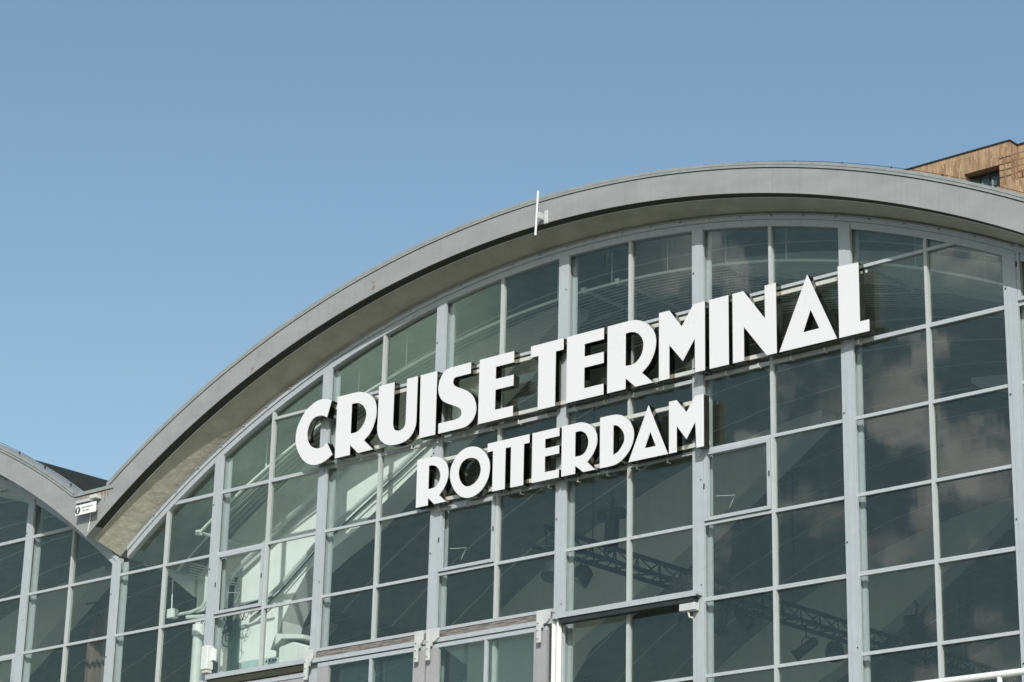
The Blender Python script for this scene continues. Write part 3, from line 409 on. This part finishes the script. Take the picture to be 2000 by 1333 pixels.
    # opening vents
    for (c, r) in detail['vents']:
        xl, xq = half(c)+(.083 if c % 2 == 0 else .021)+.006, half(c+1)-(.021 if c % 2 == 0 else .083)-.006
        zt, zb = -r*RH-.026, -(r+1)*RH+.026; t = .042
        m = MB(); m.box(xl, xq, -.040, .018, zt-t, zt); m.box(xl, xq, -.040, .018, zb, zb+t)
        m.box(xl, xl+t, -.040, .018, zb+t+.001, zt-t-.001); m.box(xq-t, xq, -.040, .018, zb+t+.001, zt-t-.001)
        v = m.build('vent_window', M['paint'], root)
        for s in (xl-.002, xq-.014): MB().box(s, s+.014, -.050, -.041, (zt+zb)/2-.03, (zt+zb)/2+.03).build('hinge', M['dark'], v)
        MB().tube([(xl+t+.03, .10, zb+.32), (xl+t+.28, .13, zb+.30), (xl+t+.20, .13, zb+.16)], .0035, 5).build('stay_arm', M['white'], v)
    # lower glazing below the detailed rows
    zb = -11.6; zt = -6*RH
    m = MB(); m.box(ox+.05, ox+W-.05, .022, .030, zb, zt-.02)
    m.build('lower_glass', M['glass'], root)
    m = MB()
    for r in range(7, 13): m.box(ox+.09, ox+W-.09, -.012, .018, -r*RH-.017, -r*RH+.017)
    o = m.build('lower_bars', M['paint'], root); o['kind'] = 'stuff'
    # end wall, flank wall, haunched frames and columns
    ring = [(x, az(arc, x)) for x in xr(ox+.06, ox+W-.02, 40)]
    MB().prism([[(ox+.06, -11.6), (ox+W-.02, -11.6)]+list(reversed(ring))], 31.5, 31.9).build('end_wall', M['panel'], root)
    for yy in (1.5, 7.5, 13.5, 19.5, 25.5):
        up = [(x, az(arc, x)+.02) for x in xr(ox+.06, ox+7.2, 26)]
        low = [(7.2, 1.16), (4.82, -.42), (4.06, -.87), (3.39, -1.28), (2.79, -1.55), (2.39, -1.76), (2.11, -2.12), (1.92, -2.42), (1.84, -2.75), (1.84, -11.6), (.10, -11.6)]
        MB().prism([list(reversed(up))+[(ox+a, b) for a, b in reversed(low)]], yy, yy+.42).build('haunched_frame', M['frame_white'], root)
        up = [(x, az(arc, x)+.02) for x in xr(ox+W-7, ox+W-.02, 26)]
        low = [(-.02, -1.80), (-.61, -1.40), (-1.3, -.98), (-2.6, -.30), (-4.6, .46), (-7, 1.16)]
        MB().prism([list(reversed(up))+[(ox+W+a, b) for a, b in reversed(low)]], yy, yy+.42).build('haunched_frame', M['frame_white'], root)
        MB().box(ox+.82, ox+1.07, yy-.012, yy-.003, -11.5, -2.28).build('recess_shade_strip', M['teal'], root)  # flat strip on the column face, its shaded recess put into the colour

main = thing('terminal_hall', (8.4, 0, -11.6), 'large vaulted hall with grey arched eave and gridded glass front behind the white letters', 'building')
hall(0, main, .05, 16.85, range(0, 16), dict(mull=range(0, 9), inter=range(1, 16, 2), vents=[(2, 2), (6, 2), (10, 2), (14, 0)], nobar={1: 1, 2: 1, 3: 1, 4: 1}))
left = thing('terminal_hall', (-8.4, 0, -11.6), 'neighbouring vaulted hall at the left edge with dark roof, beyond the valley gutter', 'building')
hall(-W, left, -W+.05, .05-.001, range(0, 16), dict(mull=range(0, 8), inter=range(1, 16, 2), vents=[(13, 3)]))
MB().box(-W-.3, -W, 0, 32, -11.6, -1.5).build('flank_wall', M['white'], left)
MB().box(W+.03, W+.33, 0, 32, -11.6, -1.5).build('flank_wall', M['white'], main)

# valley gutter strip and stained plate, part of the main hall
MB().box(-.44, .42, YF+.02, YF+.34, -.658, -.615).box(-.44, .42, YF-.02, YF+.018, -.650, -.60).build('valley_gutter', M['flash'], main)
mm = MB()
for k, (x, wd, h) in enumerate([(-.30, .05, .07), (-.20, .03, .05), (-.08, .06, .09), (.05, .04, .06), (.16, .05, .12), (.24, .03, .17), (.30, .04, .10)]):
    mm.prism([[(x-wd/2, -.662), (x-wd*.2, -.662-h), (x+wd*.15, -.662-h*.8), (x+wd/2, -.662)]], YF-.0015-.0002*k, YF+.001)
mm.build('rust_streak', M['rust'], main)

# ------------------------------------------------------------------ sliding doors and their rail under bays 2 and 3
def door_rail(x0, x1, label):
    t = thing('door_rail', ((x0+x1)/2, -.05, -3.6), label, 'door rail', 'sliding door rails')
    MB().box(x0+.085, x1-.085, -.060, -.002, -3.415, -3.375).build('sill_strip', M['paint'], t)
    MB().box(x0+.06, x1-.06, -.050, -.006, -3.512, -3.42).build('weathered_board', M['wood'], t)
    MB().box(x0+.02, x1-.02, -.115, -.004, -3.572, -3.516).build('track', M['paint'], t)
    return t
def sliding_door(x0, x1, label):
    t = thing('sliding_door', ((x0+x1)/2, -.08, -11.4), label, 'door', 'sliding glass doors')
    MB().box(x0, x1, -.105, -.06, -3.640, -3.590).build('top_rail', M['paint'], t)
    for a, b in ((x0, x0+.20), (x1-.20, x1)): MB().box(a, b, -.108, -.058, -11.3, -3.642).build('stile', M['panel'], t)
    xm = (x0+x1)/2; MB().box(xm-.02, xm+.02, -.104, -.062, -11.3, -3.642).build('glazing_bar', M['paint'], t)
    for a, b in ((x0+.202, xm-.022), (xm+.022, x1-.202)): MB().box(a, b, -.086, -.078, -11.3, -3.642).build('door_pane', M['glass'], t)
    return t
door_rail(4.2, 6.3, 'grey door rail with weathered board, left one under the small letters')
door_rail(6.3, 8.4, 'grey door rail with weathered board, right one ending at the ledge')
sliding_door(4.36, 6.28, 'left sliding glass door with broad grey stiles below the rail')
sliding_door(6.31, 8.28, 'right sliding glass door with broad grey stiles below the rail')
def hanger(x, label, big=False):
    t = thing('door_hanger', (x, -.12, -3.7), label, 'bracket', 'white roller brackets on the door rails')
    m = MB().prism([[(x-.075, -3.62), (x-.075, -3.40), (x+.13 if big else x+.07, -3.40), (x+.13 if big else x+.07, -3.52), (x+.09 if big else x+.05, -3.56), (x+.03, -3.58), (x+.02, -3.62)]], -.150, -.117)
    m.build('cover_plate', M['fitting'], t, bevel=.004)
    MB().box(x-.045, x+.015, -.178, -.152, -3.80, -3.50).build('roller_strap', M['fitting'], t, bevel=.004)
    b = MB()
    for z in (-3.55, -3.64, -3.74): b.box(x-.028, x-.002, -.19, -.178, z-.013, z+.013)
    b.build('bolt', M['galv'], t)
hanger(4.22, 'white roller bracket at the left end of the left door rail')
hanger(6.20, 'white roller bracket between the doors, left of the pair', False)
hanger(6.40, 'white roller bracket between the doors, right of the pair', True)
hanger(8.22, 'white roller bracket at the right end of the right door rail', True)
# projecting ledges of the neighbouring bays
t = thing('door_ledge', (9.45, -.08, -3.6), 'white projecting door ledge with dark underside and open metal catch', 'ledge', 'projecting door ledges')
MB().box(8.42, 10.56, -.16, -.04, -3.52, -3.475).box(8.42, 10.56, -.17, -.162, -3.54, -3.475).build('ledge_board', M['paint'], t)
MB().box(8.5, 10.5, -.15, -.045, -3.60, -3.522).build('door_track', M['dark'], t)
MB().box(10.30, 10.52, -.14, -.05, -3.69, -3.603).build('catch', M['fitting'], t, bevel=.005)
MB().tube([(10.40, -.1, -3.69), (10.42, -.1, -3.76), (10.47, -.1, -3.78)], .012, 6).build('hook', M['galv'], t)
t = thing('door_ledge', (3.1, -.08, -3.6), 'grey projecting ledge with dark gap below the bay of cables', 'ledge', 'projecting door ledges')
MB().box(2.2, 4.12, -.13, -.035, -3.565, -3.50).build('ledge_board', M['paint'], t)
MB().box(2.22, 4.10, -.11, -.038, -3.66, -3.568).build('door_track', M['lip'], t)
t = thing('door_panel', (3.1, -.06, -11.5), 'plain grey door panel under the left ledge', 'door')
MB().box(2.2, 4.12, -.10, -.045, -11.4, -3.68).build('sheet', M['panel'], t)
MB().box(2.2, 4.12, -.112, -.102, -3.74, -3.70).build('edge_strip', M['paint'], t)
t = thing('down_pipe', (8.44, -.1, -11.4), 'white pipe pair running down the column below the ledge', 'pipe')
MB().tube([(8.38, -.09, -3.55), (8.38, -.09, -11.5)], .028, 10).build('pipe', M['white'], t, smooth=True)
MB().tube([(8.46, -.09, -3.55), (8.46, -.09, -11.5)], .035, 10).build('pipe', M['white'], t, smooth=True)

# ------------------------------------------------------------------ the sign letters
SMALL_FROM = 14
LAB = {0: 'large white C, first letter of the upper row, overlapping a mullion',
 1: 'large white R, second letter of the upper row, between C and U', 2: 'large white U, between R and I in the upper row',
 3: 'large white I of the first word, between U and S', 4: 'large white S, between I and E in the upper row',
 5: 'large white E ending the first word, before the gap', 6: 'large white T, starting the second word of the upper row',
 7: 'large white E right after the large T', 8: 'large white R between E and M in the upper row',
 9: 'large white M in the upper row, standing over the small M', 10: 'large white I of the second word, between M and N', 11: 'large white N between I and the triangular A',
 12: 'large white triangular A in the upper row, before the L', 13: 'large white L, last letter of the upper row, with steel side shining',
 14: 'small white R starting the lower row', 15: 'small white O, round second letter of the lower row',
 16: 'small white double T sharing one bar in the lower row', 17: 'small white E after the double T', 18: 'small white R between E and D in the lower row',
 19: 'small white D in the lower row', 20: 'small white triangular A in the lower row', 21: 'small white M ending the lower row on a mullion'}
for i, (ch, outer, hole) in enumerate(LETTERS):
    loops = [outer] + ([hole] if hole else [])
    xs_ = [p[0] for p in outer]; zs_ = [p[1] for p in outer]
    t = thing('sign_letter', ((min(xs_)+max(xs_))/2, -.12, min(zs_)), LAB[i], 'letter', 'large letters of the upper row' if i < SMALL_FROM else 'small letters of the lower row')
    MB().prism(loops, -.190, -.184).build('face', M['face'], t)
    MB().prism(loops, -.1835, -.077).build('steel_side', M['steel'], t)
    top, bot = (-.10, -.80) if i < SMALL_FROM else (-1.185, -1.715)
    for z in (top, bot):
        for x in (min(xs_)+.09, max(xs_)-.09):
            if ch == 'A' and z == top: x = (min(xs_)+max(xs_))/2
            if ch in 'CO' and z in (top, bot): x = (min(xs_)+max(xs_))/2
            MB().box(x-.014, x+.014, -.0765, -.0755, z-.016, z+.016).build('bracket', M['galv'], t)
def clips_(t, x, x1, z):
    while x < x1:
        MB().box(x-.013, x+.013, -.075, -.015, z-.012, z-.004).box(x-.006, x+.006, -.072, -.062, z-.003, z+.040).build('clip', M['galv'], t); x += .46
def rail(x0, x1, z, label, clips=None):
    t = thing('sign_rail', ((x0+x1)/2, -.06, z), label, 'rail', 'horizontal rails carrying the letters')
    MB().box(x0, x1, -.075, -.050, z-.024, z+.024).build('bar', M['galv'], t)
    if clips: clips_(t, *clips)
    for k in range(int(x0/PB), int(x1/PB)+1):
        x = k*PB
        if x0 < x < x1: MB().box(x-.03, x+.03, -.0495, -.0375, z-.03, z+.03).build('clamp', M['galv'], t)
rail(4.0, 12.62, -.10, 'pale rail behind the tops of the large letters')
rail(4.0, 12.95, -.80, 'pale rail behind the feet of the large letters', (4.5, 13.2, -.925))
rail(6.15, 10.69, -1.185, 'pale rail behind the tops of the small letters')
rail(6.15, 10.69, -1.715, 'pale rail behind the feet of the small letters', (6.4, 10.6, -1.845))
# ------------------------------------------------------------------ small fittings outside
t = thing('tube_bracket', (8.475, -.62, 1.25), 'white vertical tube standing across the eave fascia', 'tube')
MB().tube([(8.455, -.66, 1.24), (8.485, -.66, 1.83)], .016, 12).build('tube', M['pipe'], t, smooth=True)
MB().box(8.49, 8.55, -.545, -.522, 1.42, 1.60).box(8.47, 8.49, -.64, -.546, 1.47, 1.56).build('wall_plate', M['fitting'], t, bevel=.008)
t = thing('warning_sign', (-.03, -.6, -.97), 'small white sign with black pictogram hanging under the valley gutter', 'sign')
MB().box(-.255, .195, -.640, -.628, -.985, -.835).build('board', M['white'], t)
cyl = [(-.20+.055*math.cos(a), -.915+.055*math.sin(a)) for a in xr(0, 2*math.pi, 24)[:-1]]
MB().prism([cyl], -.6425, -.640).build('round_symbol', M['dark'], t)
MB().prism([[(-.215, -.955), (-.205, -.955), (-.200, -.925), (-.195, -.955), (-.185, -.955), (-.188, -.905), (-.176, -.915), (-.180, -.892), (-.220, -.892), (-.224, -.915), (-.212, -.905)]], -.6445, -.6425).prism([[(-.20+.011*math.cos(a), -.880+.011*math.sin(a)) for a in xr(0, 2*math.pi, 10)[:-1]]], -.6445, -.6425).build('figure', M['face'], t)
mm = MB()
for z, spans in ((-.885, ((-.12, -.07), (-.06, -.01), (0, .07), (.085, .12))), (-.935, ((-.09, -.03), (-.02, .05)))):
    for a, b in spans: mm.box(a, b, -.6415, -.640, z-.009, z+.009)
mm.build('lettering', mat('sign_ink', (.22, .22, .24), .6), t)
t = thing('sign_lamp', (-.03, -.6, -.80), 'cream lamp housing mounted above the small warning sign', 'lamp')
MB().box(-.36, -.06, -.57, -.523, -.775, -.735).build('housing', M['fitting'], t, bevel=.01)
MB().box(.02, .17, -.63, -.523, -.775, -.715).build('hood', M['galv'], t, bevel=.01)
MB().tube([(-.34, -.55, -.775), (-.31, -.54, -.86)], .014, 8).build('cable_entry', M['dark'], t)
t = thing('cable', (-.03, -.53, -1.2), 'thin white cable hanging down the valley plate', 'cable')
MB().tube([(-.04, -.53, -.84), (-.045, -.53, -1.05), (-.075, -.53, -1.22)], .006, 5).build('wire', M['white'], t)
t = thing('flood_light', (2.22, -.1, -3.45), 'white box lamp fixed low on the first inner mullion', 'lamp')
MB().box(2.135, 2.265, -.17, -.05, -3.43, -3.10).build('housing', M['pipe'], t, bevel=.012)
MB().box(2.15, 2.25, -.15, -.06, -3.47, -3.432).build('lens', M['galv'], t)
MB().box(2.27, 2.31, -.10, -.045, -3.30, -3.14).build('wall_bracket', M['white'], t)
t = thing('weed', (.38, -.3, -.6), 'little plant sprouting from the valley gutter', 'plant')
mm = MB()
for k in range(9):
    a = random.uniform(0, 6.28); mm.tube([(.38, -.35, -.62), (.38+.03*math.cos(a), -.35+.03*math.sin(a), -.56), (.38+.06*math.cos(a), -.35, -.55+random.uniform(-.02, .05))], .004, 4)
mm.build('stems', M['rubber'], t)

# ------------------------------------------------------------------ inside: curved heating grille under the vault
t = thing('ceiling_grille', (8.5, 1.4, -.6), 'pale curved grille of parallel tubes hung under the vault behind the glass', 'grille')
gc = (8.49, -13.04, 13.91)
gx = xr(1.14, 15.3, 70)
MB().tube([(x, .50, az(gc, x)) for x in gx], .020, 8).build('front_tube', M['white'], t, smooth=True)
mm = MB()
for k in range(1, 23):
    mm.tube([(x, .50+.092*k, az(gc, x)+.0) for x in xr(1.3, 15.2, 48)], .0048, 4)
o = mm.build('grille_tubes', M['pipe'], t); o['label'] = 'thin parallel tubes behind the front tube'
for x in xr(1.6, 15.0, 15):
    MB().tube([(x, .50, az(gc, x)), (x, .50, az((8.45, -12.645, 13.956), x)-.005)], .008, 5).build('hanger_rod', M['white'], t)
for x in (1.16, 8.30, 8.86, 12.4):
    MB().tube([(x, .50, az(gc, x)+.01), (x, 1.75, az(gc, x)+.01)], .022, 6).build('cross_tube', M['pipe'], t)
    MB().box(x-.035, x+.035, .46, .53, az(gc, x)-.03, az(gc, x)+.04).build('clamp', M['white'], t)

# ------------------------------------------------------------------ lighting truss and stage lamps
t = thing('lighting_truss', (5.6, 9, -1.5), 'dark triangular lattice truss crossing the hall behind the lower panes', 'truss')
ch = [(5.6, -1.29), (5.43, -1.55), (5.77, -1.55)]
for i, (x, z) in enumerate(ch): MB().tube([(x, 2.9, z), (x, 18, z)], .038, 8).build('chord', M['dark'], t, smooth=True)
mm = MB(); y = 2.95; k = 0
while y < 17.7:
    for a, b in ((0, 1), (0, 2), (1, 2)):
        p, q = (ch[a], ch[b]) if k % 2 == 0 else (ch[b], ch[a])
        mm.tube([(p[0], y, p[1]), (q[0], y+.26, q[1])], .013, 5, cap=False)
    y += .26; k += 1
mm.build('lattice', M['dark'], t)
for y in (4.0, 9.0, 14.0): MB().tube([(5.6, y, -1.29), (5.6, y, .95)], .008, 5).build('suspension_wire', M['dark'], t)
def lamp(y, z, kind, label, ang=0.0, x=5.6):
    t = thing('stage_lamp', (x, y, z), label, 'stage lamp', 'stage lamps hung on the truss')
    body = M['chrome'] if kind == 'chrome' else M['dark']
    top = Vector((x, y, -1.56))
    d = Vector((math.sin(ang), -.35, -math.cos(ang))).normalized(); c = Vector((x, y, z))
    MB().tube([(x-.09, y, z), (x-.09, y, z+.12), (x, y, z+.17), (x+.09, y, z+.12), (x+.09, y, z)], .010, 5).tube([(x, y, z+.17), top], .012, 5).build('yoke', M['dark'], t)
    if kind in ('chrome', 'can'):
        MB().tube([c-d*.20, c-d*.17, c+d*.02, c+d*.17], [.04, .075, .08, .08], 16).build('can', body, t, smooth=True)
        MB().tube([c+d*.17, c+d*.20, c+d*.24], [.085, .095, .12], 16, cap=False).build('colour_frame', M['dark'], t)
        MB().tube([c+d*.168, c+d*.175], .07, 16).build('lens', M['lens'], t)
    else:
        MB().tube([c-d*.12, c-d*.08, c+d*.03, c+d*.14], [.05, .12, .15, .16], 16).build('drum', body, t, smooth=True)
        MB().tube([c+d*.138, c+d*.145], .14, 16).build('lens', M['lens'], t)
lamp(7.11, -1.84, 'chrome', 'polished slim can lamp hanging below the truss', .1)
lamp(7.61, -1.72, 'can', 'dark lamp right beside the polished can', .9)
lamp(6.26, -1.95, 'drum', 'dark drum lamp partly hidden by a mullion, left of the polished can', .2)
lamp(3.15, -1.86, 'drum', 'big dark drum lamp under the left end of the truss', .1)
lamp(3.80, -1.80, 'drum', 'dark lamp just right of the big drum at the truss end', -.6)
lamp(9.32, -1.90, 'can', 'dark tilted lamp under the far half of the truss', -.9)
lamp(10.11, -1.80, 'drum', 'dark round lamp nearest the right mullion under the truss', .3)
def head(x, y, z, label):
    t = thing('projector_head', (x, y, z), label, 'projector', 'dark projectors standing over the truss')
    MB().box(x-.22, x+.22, y-.08, y+.08, z+.02, z+.17).build('housing', M['dark'], t, bevel=.02)
    MB().prism([[(x-.10, z-.45), (x+.08, z-.45), (x+.10, z+.018), (x-.08, z+.018)]], y-.06, y+.06).build('neck', M['dark'], t, bevel=.01)
    MB().tube([(x, y, z+.17), (x+.02, y, z+.34), (x-.03, y, z+.42)], .022, 6).build('clamp', M['dark'], t)
    MB().box(x-.03, x+.03, y-.09, y-.082, z+.07, z+.12).build('lens', M['chrome'], t)
head(5.6, 4.43, -.90, 'dark T-shaped projector above the truss in front of the pale vault')
head(5.6, 12.6, -.95, 'dark projector far back, seen in the right hand bay')

# ------------------------------------------------------------------ inside left: trays, pipes, cables, boxes
t = thing('cable_tray', (0, 1.2, -1.4), 'bundle of white conduits crossing the left bay below the vault', 'conduits')
for k in range(6):
    z = -.040*k; yy = 1.2+.03*k
    MB().tube([(-1.10+.02*k, yy, -.94+z), (-1.02, yy, -1.00+z), (.95, yy, -1.61+z), (1.12, yy, -1.67+z)], .012, 6).build('conduit', M['pipe'], t, smooth=True)
t = thing('drain_pipe', (.82, 1.0, -2.1), 'white bent pipe dropping from the conduits to a valve', 'pipe')
MB().tube([(.82, 1.0, -1.66), (.82, 1.0, -2.08), (.76, 1.0, -2.16), (.50, 1.0, -2.20), (.22, 1.0, -2.20)], .026, 10).build('bent_pipe', M['pipe'], t, smooth=True)
MB().tube([(.45, 1.0, -2.27), (.86, 1.0, -2.31)], .034, 10).build('branch', M['pipe'], t, smooth=True)
MB().box(.04, .17, .95, 1.07, -2.24, -2.10).build('valve_box', M['white'], t, bevel=.012)
MB().tube([(.09, 1.0, -2.10), (.07, 1.0, -1.66)], .009, 6).build('rod', M['white'], t)
t = thing('ventilation_duct', (.66, 1.05, -3), 'thick white vertical pipe standing behind the second left pane', 'pipe')
MB().tube([(.66, 1.05, -2.45), (.65, 1.05, -4.2), (.64, 1.05, -11.5)], .08, 18).build('pipe', M['pipe'], t, smooth=True)
MB().tube([(.66, 1.05, -2.40), (.66, 1.05, -2.56)], .095, 18).build('collar', M['white'], t, smooth=True)
t = thing('drain_pipe', (3, 1.4, -1.2), 'pale pipe climbing along the haunched frame behind the glass', 'pipe')
MB().tube([(1.35, 1.40, -2.24), (1.68, 1.40, -2.10), (2.08, 1.40, -1.84), (2.64, 1.40, -1.43), (3.47, 1.40, -.96), (4.24, 1.40, -.57), (5.2, 1.4, -.02)], .036, 10).build('pipe', M['pipe'], t, smooth=True)
MB().tube([(1.5, 1.4, -2.28), (1.95, 1.4, -2.02), (2.6, 1.4, -1.55), (3.5, 1.4, -1.05), (4.7, 1.4, -.40)], .013, 6).build('cable', M['rubber'], t)
t = thing('drain_pipe', (1, 1.35, -1.9), 'thick bent conduit rising beside the cable tangle', 'pipe')
MB().tube([(.86, 1.35, -2.5), (.86, 1.35, -1.90), (.90, 1.35, -1.72), (1.02, 1.35, -1.58), (1.25, 1.35, -1.45), (1.66, 1.35, -1.22), (2.22, 1.35, -.89), (3.2, 1.35, -.33)], .040, 10).build('pipe', M['pipe'], t, smooth=True)
for k in range(4): MB().tube([(.96+.03*k, 1.33, -2.5), (.96+.03*k, 1.33, -1.85), (1.03+.03*k, 1.33, -1.70)], .010, 5).build('cable', M['rubber'], t)
t = thing('cable_tangle', (1, 1.22, -2.5), 'tangle of dark cables looping in front of the white column', 'cables')
rnd = random.Random(3)
for k in range(18):
    cx, cz = rnd.uniform(.50, 1.45), rnd.uniform(-2.50, -2.22); r1, r2 = rnd.uniform(.04, .12), rnd.uniform(.05, .20); a0 = rnd.uniform(0, 6)
    pts = [(cx+r1*math.cos(a0+a), 1.22+.02*math.sin(3*a)+.01*k/4, cz+r2*math.sin(a0+a)-.02*a) for a in xr(0, rnd.uniform(3, 6.5), 14)]
    MB().tube(pts, rnd.uniform(.004, .008), 5).build('cable_loop', M['rubber'], t)
MB().tube([(.40, 1.22, -2.18), (.8, 1.22, -2.15), (1.25, 1.22, -2.22), (1.6, 1.22, -2.16), (2.0, 1.22, -2.14)], .018, 6).build('cable_bundle', M['rubber'], t)
MB().tube([(.60, 1.22, -2.25), (.55, 1.22, -2.8), (.50, 1.22, -3.3)], .007, 5).build('loose_cable', M['rubber'], t)
t = thing('distribution_box', (1.9, 1.2, -3.2), 'low pale green switch box with sockets at the foot of the column', 'box')
MB().box(1.54, 1.86, 1.12, 1.4, -3.20, -3.03).build('case', M['limebox'], t, bevel=.006)
MB().box(1.90, 2.34, 1.10, 1.4, -3.20, -3.06).build('case', M['limebox'], t, bevel=.006)
for k in range(6): MB().box(1.94+.065*k, 1.965+.065*k, 1.090, 1.099, -3.105, -3.08).build('socket', M['dark'], t)
t = thing('air_handler', (2.5, 1.3, -3.2), 'white boxy air unit with sloping hood behind the bottom left pane', 'air unit')
MB().prism([[(2.42, -3.6), (3.0, -3.6), (3.0, -3.0), (2.72, -2.90), (2.42, -2.95)]], 1.0, 1.42).build('housing', M['white'], t, bevel=.02)
MB().prism([[(2.30, -2.98), (2.40, -2.76), (2.95, -2.84), (2.95, -2.90), (2.52, -2.85)]], .95, 1.45).build('hood', M['white'], t, bevel=.01)

t = thing('reflection_sheet', (-1.5, 1.2, -11), 'brown streaky sheet standing in for a reflection, behind the glass of the neighbouring hall', 'curtain')  # brown sheet added indoors to imitate a reflection in the pane
cv = []; cf = []
for i, x in enumerate(xr(-2.0, -1.2, 40)):
    yy = 1.15+.035*math.sin(i*1.1)+.02*math.sin(i*2.7); zt = -1.75-.55*((x+1.35)/.65)**2
    cv += [(x, yy, zt), (x, yy, -11.5), (x, yy+.012, zt), (x, yy+.012, -11.5)]
for i in range(40):
    a, b = 4*i, 4*i+4; cf += [(a, a+1, b+1, b), (a+2, b+2, b+3, a+3), (a, b, b+2, a+2)]
MB().add(cv, cf).build('brown_sheet', mat('reflected_brown', (.115, .085, .07), .9, noise=.5, nscale=3, stretch=(6, 6, .3)), t, smooth=True)
MB().tube([(-2.1, 1.16, -1.70), (-1.1, 1.16, -1.70)], .015, 6).build('rod', M['dark'], t)  # rod added along with the reflection sheet

# ------------------------------------------------------------------ handrail of the gangway, bottom right
t = thing('handrail', (15.2, -1.5, -6.3), 'white tubular handrail crossing the bottom right corner', 'railing')
MB().tube([(13.6, -1.5, -5.20), (18.5, -1.5, -5.21)], .034, 14).build('top_rail', M['white'], t, smooth=True)
for x in (14.0, 15.2, 16.4, 17.6): MB().tube([(x, -1.5, -5.23), (x-.02, -1.5, -6.29)], .026, 12).build('post', M['white'], t, smooth=True)
MB().tube([(13.6, -1.5, -5.75), (18.5, -1.5, -5.75)], .02, 10).build('middle_rail', M['white'], t, smooth=True)
t = thing('gangway', (15.2, -.9, -11.6), 'grey gangway deck on posts below the white handrail', 'gangway')
MB().box(13.3, 18.8, -1.6, -.15, -6.42, -6.30).build('deck', M['panel'], t)
for x in (13.5, 16, 18.6): MB().box(x-.08, x+.08, -1.0, -.84, -11.6, -6.42).build('leg', M['panel'], t)

# ------------------------------------------------------------------ brick block behind the roof, top right
t = thing('brick_building', (-26, 64, -11.6), 'tall brown brick block with dark coping rising behind the roof at the right', 'building')
Y = 60.0
# facade with the window opening, top at 30.97
MB().prism([[(-44, -11.6), (-18.45, -11.6), (-18.45, 30.95), (-44, 30.95)],
            [(-20.62, 29.08), (-18.98, 29.08), (-18.98, 30.03), (-20.62, 30.03)]], Y, Y+.6).build('front_wall', M['brick'], t)
MB().box(-44, -18.45, Y+.602, Y+3.2, -11.6, 30.95).build('body', M['brick'], t)
MB().box(-44.05, -18.40, Y-.05, Y+3.25, 30.952, 31.005).build('coping', M['dark'], t)
MB().box(-18.448, -2, Y+.62, Y+12, -11.6, 30.95).build('rear_wall', M['brick'], t)
MB().box(-18.398, -2, Y+.56, Y+.9, 30.952, 31.005).build('coping', M['dark'], t)
MB().box(-18.446, -2, Y+.0, Y+.4, -11.6, 29.15).build('balcony_parapet', M['brick'], t)
MB().box(-18.446, -2, Y+.402, Y+.618, 29.0, 29.1).build('balcony_floor', M['concrete'], t)
wf = MB().box(-20.6, -19.0, Y+.42, Y+.47, 29.1, 29.16).box(-20.6, -19.0, Y+.42, Y+.47, 29.95, 30.01)
for x in (-20.6, -20.2, -19.75, -19.28, -19.05): wf.box(x, x+.05, Y+.42, Y+.47, 29.162, 29.948)
wf = wf.build('window_frame', M['dark'], t)
MB().box(-20.55, -19.0, Y+.5, Y+.52, 29.1, 30.0).build('pane', mat('room_glass', (.05, .08, .085), .06), wf)
cu = MB()
for x in (-20.5, -20.32, -20.1, -19.62): cu.box(x, x+.07, Y+.475, Y+.49, 29.17, 29.70)
cu.build('curtain', M['flash'], wf)
rl = MB()
for z in (29.45, 29.75, 30.02, 30.30): rl.tube([(-18.95, Y-.02, z), (-2, Y-.02, z)], .022, 5)
for x in xr(-18.7, -3, 16): rl.box(x-.02, x+.02, Y-.04, Y, 29.1, 30.32)
rl.build('balcony_railing', M['rust'], t)
MB().box(-17.98, -17.85, Y+.46, Y+.6, 29.9, 30.05).build('wall_lamp', M['white'], t)
tr = thing('roof_railing', (-17, 64, 31), 'thin metal railing with aerials on the brick block roof', 'railing')
mm = MB()
for z in (31.3, 31.55): mm.tube([(-18.3, Y+4, z), (-2, Y+4, z)], .025, 5)
for x in xr(-18.3, -3, 12): mm.tube([(x, Y+4, 31.0), (x, Y+4, 31.56)], .02, 5)
mm.build('rails', M['flash'], tr)
MB().box(-18.0, -17.8, Y+4, Y+4.1, 31.25, 31.45).build('aerial', M['white'], tr)
